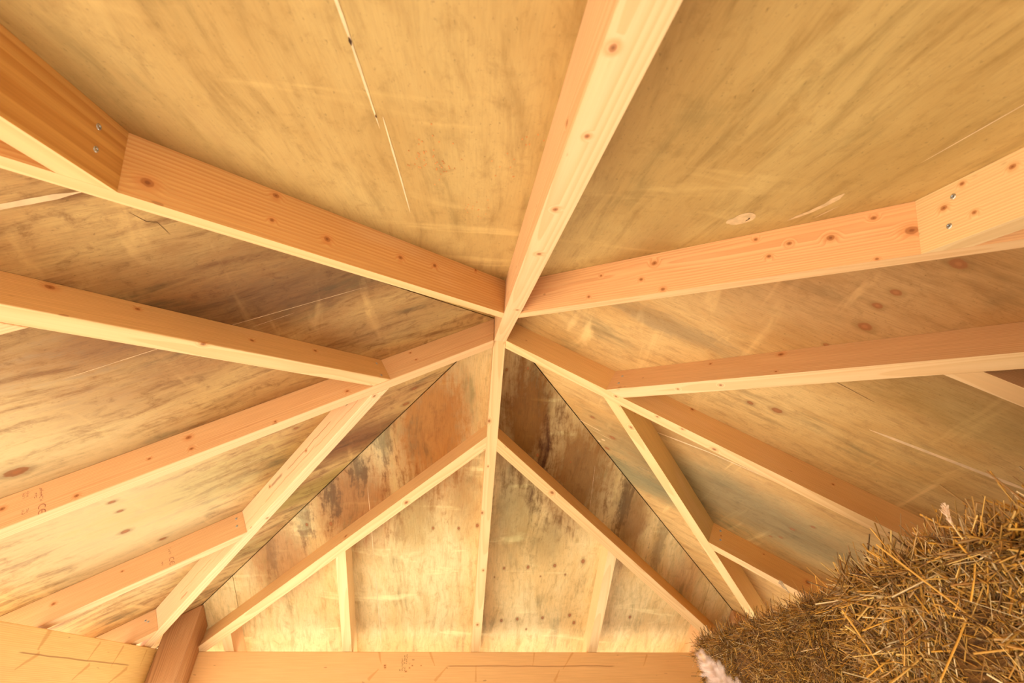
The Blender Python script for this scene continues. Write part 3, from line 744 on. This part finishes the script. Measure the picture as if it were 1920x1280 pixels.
def bale_meshes(sx, sy, sz, seed, n, poke, rad, lmul, palw):
    rs = np.random.RandomState(seed)
    # lumpy core
    bm = bmesh.new()
    bmesh.ops.create_cube(bm, size=1.0)
    bmesh.ops.subdivide_edges(bm, edges=bm.edges, cuts=9, use_grid_fill=True)
    r = random.Random(seed)
    from mathutils import noise as mn
    for v in bm.verts:
        p = Vector((v.co.x * sx, v.co.y * sy, v.co.z * sz))
        q = Vector((abs(v.co.x), abs(v.co.y), abs(v.co.z)))
        edge = sorted(q)[1]
        k = 1 - 0.10 * max(0, edge - 0.36) / 0.14
        d = mn.noise(p * 7 + Vector((seed, 0, 0))) * 0.02 + mn.noise(p * 25) * 0.008
        p = p * k + (p.normalized() * d) - Vector((math.copysign(.022, p.x), math.copysign(.022, p.y), math.copysign(.015, p.z))) * 1.0
        v.co = p + Vector((0, 0, sz / 2))
    core = bpy.data.meshes.new('bale_core'); bm.to_mesh(core); bm.free(); core.materials.append(CORE)
    # stalks over the five open faces
    faces = [((-1, 0, 0), 0.42), ((0, 1, 0), 0.14), ((0, -1, 0), 0.10), ((0, 0, 1), 0.22), ((1, 0, 0), 0.12)]
    Vs, Fs, Cs = [], [], []; off = 0
    H = np.array([sx, sy, sz]) / 2
    for nv, wgt in faces:
        m_ = int(n * wgt)
        nv = np.array(nv, float); ax = int(np.argmax(np.abs(nv)))
        u = rs.uniform(-1, 1, (m_, 3)); u[:, ax] = nv[ax]
        # round the edges
        e = np.sort(np.abs(np.delete(u, ax, axis=1)), axis=1)[:, 1]
        Pp = u * H
        Pp -= nv * (0.020 + 0.030 * np.clip((e - 0.86) / 0.14, 0, 1) ** 2)[:, None]
        # clumps: flakes of the bale push in and out
        cl = np.sin(Pp[:, 1] * 38 + seed) * 0.006 + np.sin(Pp[:, 2] * 25 + Pp[:, 1] * 13) * 0.006
        Pp += nv * cl[:, None]
        dr = rs.normal(size=(m_, 3))
        isp = rs.uniform(size=m_) < poke
        base = dr.copy(); base[:, ax] *= 0.22                      # lying on the face
        if ax != 2: base[:, 2] *= 1.25
        pk = nv[None] * 1.0 + rs.normal(size=(m_, 3)) * 0.55       # poking out of it
        dr = np.where(isp[:, None], pk, base)
        dr /= np.linalg.norm(dr, axis=1, keepdims=True)
        dr = np.where((dr @ nv < -0.12)[:, None], -dr, dr)
        L = np.where(isp, rs.uniform(0.018, 0.055, m_), rs.uniform(0.03, 0.13, m_) * lmul)
        far = rs.uniform(size=m_) < 0.012
        L = np.where(far, L * 1.7 + 0.02, L)
        st = Pp - dr * (L * np.where(isp, 0.45, 0.5))[:, None]
        Rr = (0.25 + 0.75 * rs.uniform(0, 1, m_) ** 1.7) * rad
        bend = rs.normal(size=(m_, 3)) * 0.12
        ci = rs.choice(len(PAL), m_, p=palw)
        col = PAL[ci] * rs.uniform(0.55, 1.2, (m_, 1))
        V, F, C = tubes(st, dr, L, Rr, bend, col)
        Vs.append(V + np.array([0, 0, sz / 2])); Fs.append(F + off); Cs.append(C); off += len(V)
    me = np_mesh('loose_straw', np.vstack(Vs), np.vstack(Fs), np.vstack(Cs))
    me.materials.append(STRAW)
    return core, me

def bale(meshes, x, y, z, label, group=None, rz=0.0):
    o = bpy.data.objects.new('straw_bale', None); COL.objects.link(o)
    o.location = (x, y, z); o.rotation_euler = (0, 0, rz); o.empty_display_size = 0.1
    tag(o, label, 'straw bale', group)
    c = bpy.data.objects.new('bale_core', meshes[0]); c.parent = o; COL.objects.link(c)
    s = bpy.data.objects.new('loose_straw', meshes[1]); s.parent = o; COL.objects.link(s)
    s['kind'] = 'stuff'; s['label'] = 'loose golden stalks sticking out of the bale'
    return o
pw1 = np.array([10, 12, 4, 14, 16, 8, 9, 9, 4, 14.]); pw1 /= pw1.sum()
pw2 = np.array([14, 14, 8, 10, 9, 12, 10, 10, 7, 6.]); pw2 /= pw2.sum()
BZ = 0.447
m1 = bale_meshes(0.52, 0.95, BZ, 5, 38000, 0.55, 0.0015, 0.8, pw1)
BZ2 = 0.442
m2 = bale_meshes(0.60, 0.93, BZ2, 9, 40000, 0.24, 0.0023, 1.0, pw2)
bale(m1, 1.035, 0.10, 3 * BZ + 0.018, 'darker straw bale on top of the stack, further from the camera, left of the other')
bale(m2, 0.935, -0.925, 3 * BZ2 + 0.008, 'bigger golden straw bale nearest the camera in the lower right corner')
for lv in range(3):
    for k_, (x, y, mm) in enumerate(((1.055, 0.085, m1), (0.955, -0.93, m2))):
        where = ('resting on the floor', 'second up from the floor', 'third up from the floor, right under the top bale')[lv]
        bale(mm, x, y, lv * (BZ, BZ2)[k_], 'straw bale in the %s column, %s' % (('far', 'near')[k_], where))

# ------------------------------------------------------------------ single grass stalks
def stalk(name, label, base, tip, head_len, head_r, seed, n=120, colour=((216, 184, 158), (190, 150, 120)), sag=0.02, awn=0.02):
    base = Vector(base); tip = Vector(tip)
    o = bpy.data.objects.new(name, None); COL.objects.link(o); o.location = base; o.empty_display_size = 0.02
    tag(o, label, 'grass stalk')
    d = tip - base; L = d.length; dn = d.normalized()
    side = dn.cross(Vector((0, 0, 1))).normalized()
    pts = []
    for i in range(13):
        t = i / 12
        pts.append(d * t + side * math.sin(math.pi * t) * sag)
    bm = bmesh.new(); prev = None
    for i, p in enumerate(pts):
        a = side; b = dn.cross(side); r = 0.0011 * (1 - 0.5 * i / 12)
        ring = [bm.verts.new(p + a * r * math.cos(j * math.pi / 3) + b * r * math.sin(j * math.pi / 3)) for j in range(6)]
        if prev:
            for j in range(6): bm.faces.new((prev[j], prev[(j + 1) % 6], ring[(j + 1) % 6], ring[j]))
        prev = ring
    me = bpy.data.meshes.new('stem'); bm.to_mesh(me); bm.free(); me.materials.append(STEM)
    so = bpy.data.objects.new('stem', me); so.parent = o; COL.objects.link(so)
    rs = np.random.RandomState(seed)
    t = rs.uniform(0, 1, n) ** 0.8
    D_ = np.array(dn)[None]
    P_ = np.array(d)[None] - D_ * (head_len * (1 - t))[:, None]
    s0 = 1 - (head_len / L) * (1 - t)
    P_ += np.array(side)[None] * (np.sin(np.pi * s0) * sag)[:, None]
    dirs = rs.normal(size=(n, 3)); dirs -= (dirs @ np.array(dn))[:, None] * D_
    dirs /= np.linalg.norm(dirs, axis=1, keepdims=True)
    dr = D_ * 1.0 + dirs * rs.uniform(0.25, 0.8, n)[:, None]; dr /= np.linalg.norm(dr, axis=1, keepdims=True)
    env = np.sin(np.pi * np.clip(t * 0.9 + 0.1, 0, 1)) ** 0.6
    Ls = awn * env * rs.uniform(0.6, 1.3, n)
    c0, c1 = np.array(rgb(*colour[0])), np.array(rgb(*colour[1]))
    mixv = rs.uniform(size=(n, 1)); col = c0 * mixv + c1 * (1 - mixv)
    V, F, C = tubes(P_ + dirs * (head_r * 0.3), dr, Ls, np.full(n, head_r * 0.22), dirs * -0.1, col, 3, 4)
    hm = np_mesh('seed_head', V, F, C); hm.materials.append(STRAW)
    ho = bpy.data.objects.new('seed_head', hm); ho.parent = o; COL.objects.link(ho)
    return o
STEM = plain('dry_stem', (206, 168, 100), 0.5)
cp = Vector(m.translation)
def at_px(u, v, d):
    r = (F_ + R_ * ((u - 960) / 887.1376) + U_ * ((640 - v) / 887.1376)).normalized()
    return cp + r * d
stalk('grass_stalk', 'pinkish feathery grass head close to the camera in front of the straw bales', at_px(1700, 1620, 0.60), at_px(1312, 1226, 0.33), 0.080, 0.0022, 3, 220, ((240, 216, 200), (214, 176, 152)), 0.006, 0.012)
stalk('grass_stalk', 'small whitish grass head standing up from the nearest straw bale', at_px(1805, 1010, 0.95), at_px(1770, 943, 0.93), 0.035, 0.003, 4, 60, ((230, 196, 160), (214, 170, 130)), 0.003, 0.009)
stalk('grass_stalk', 'thin grey seed head bent over the top of the far bale', at_px(1500, 1130, 1.3), at_px(1462, 1088, 1.3), 0.03, 0.003, 6, 50, ((196, 168, 130), (160, 130, 96)), 0.008, 0.008)
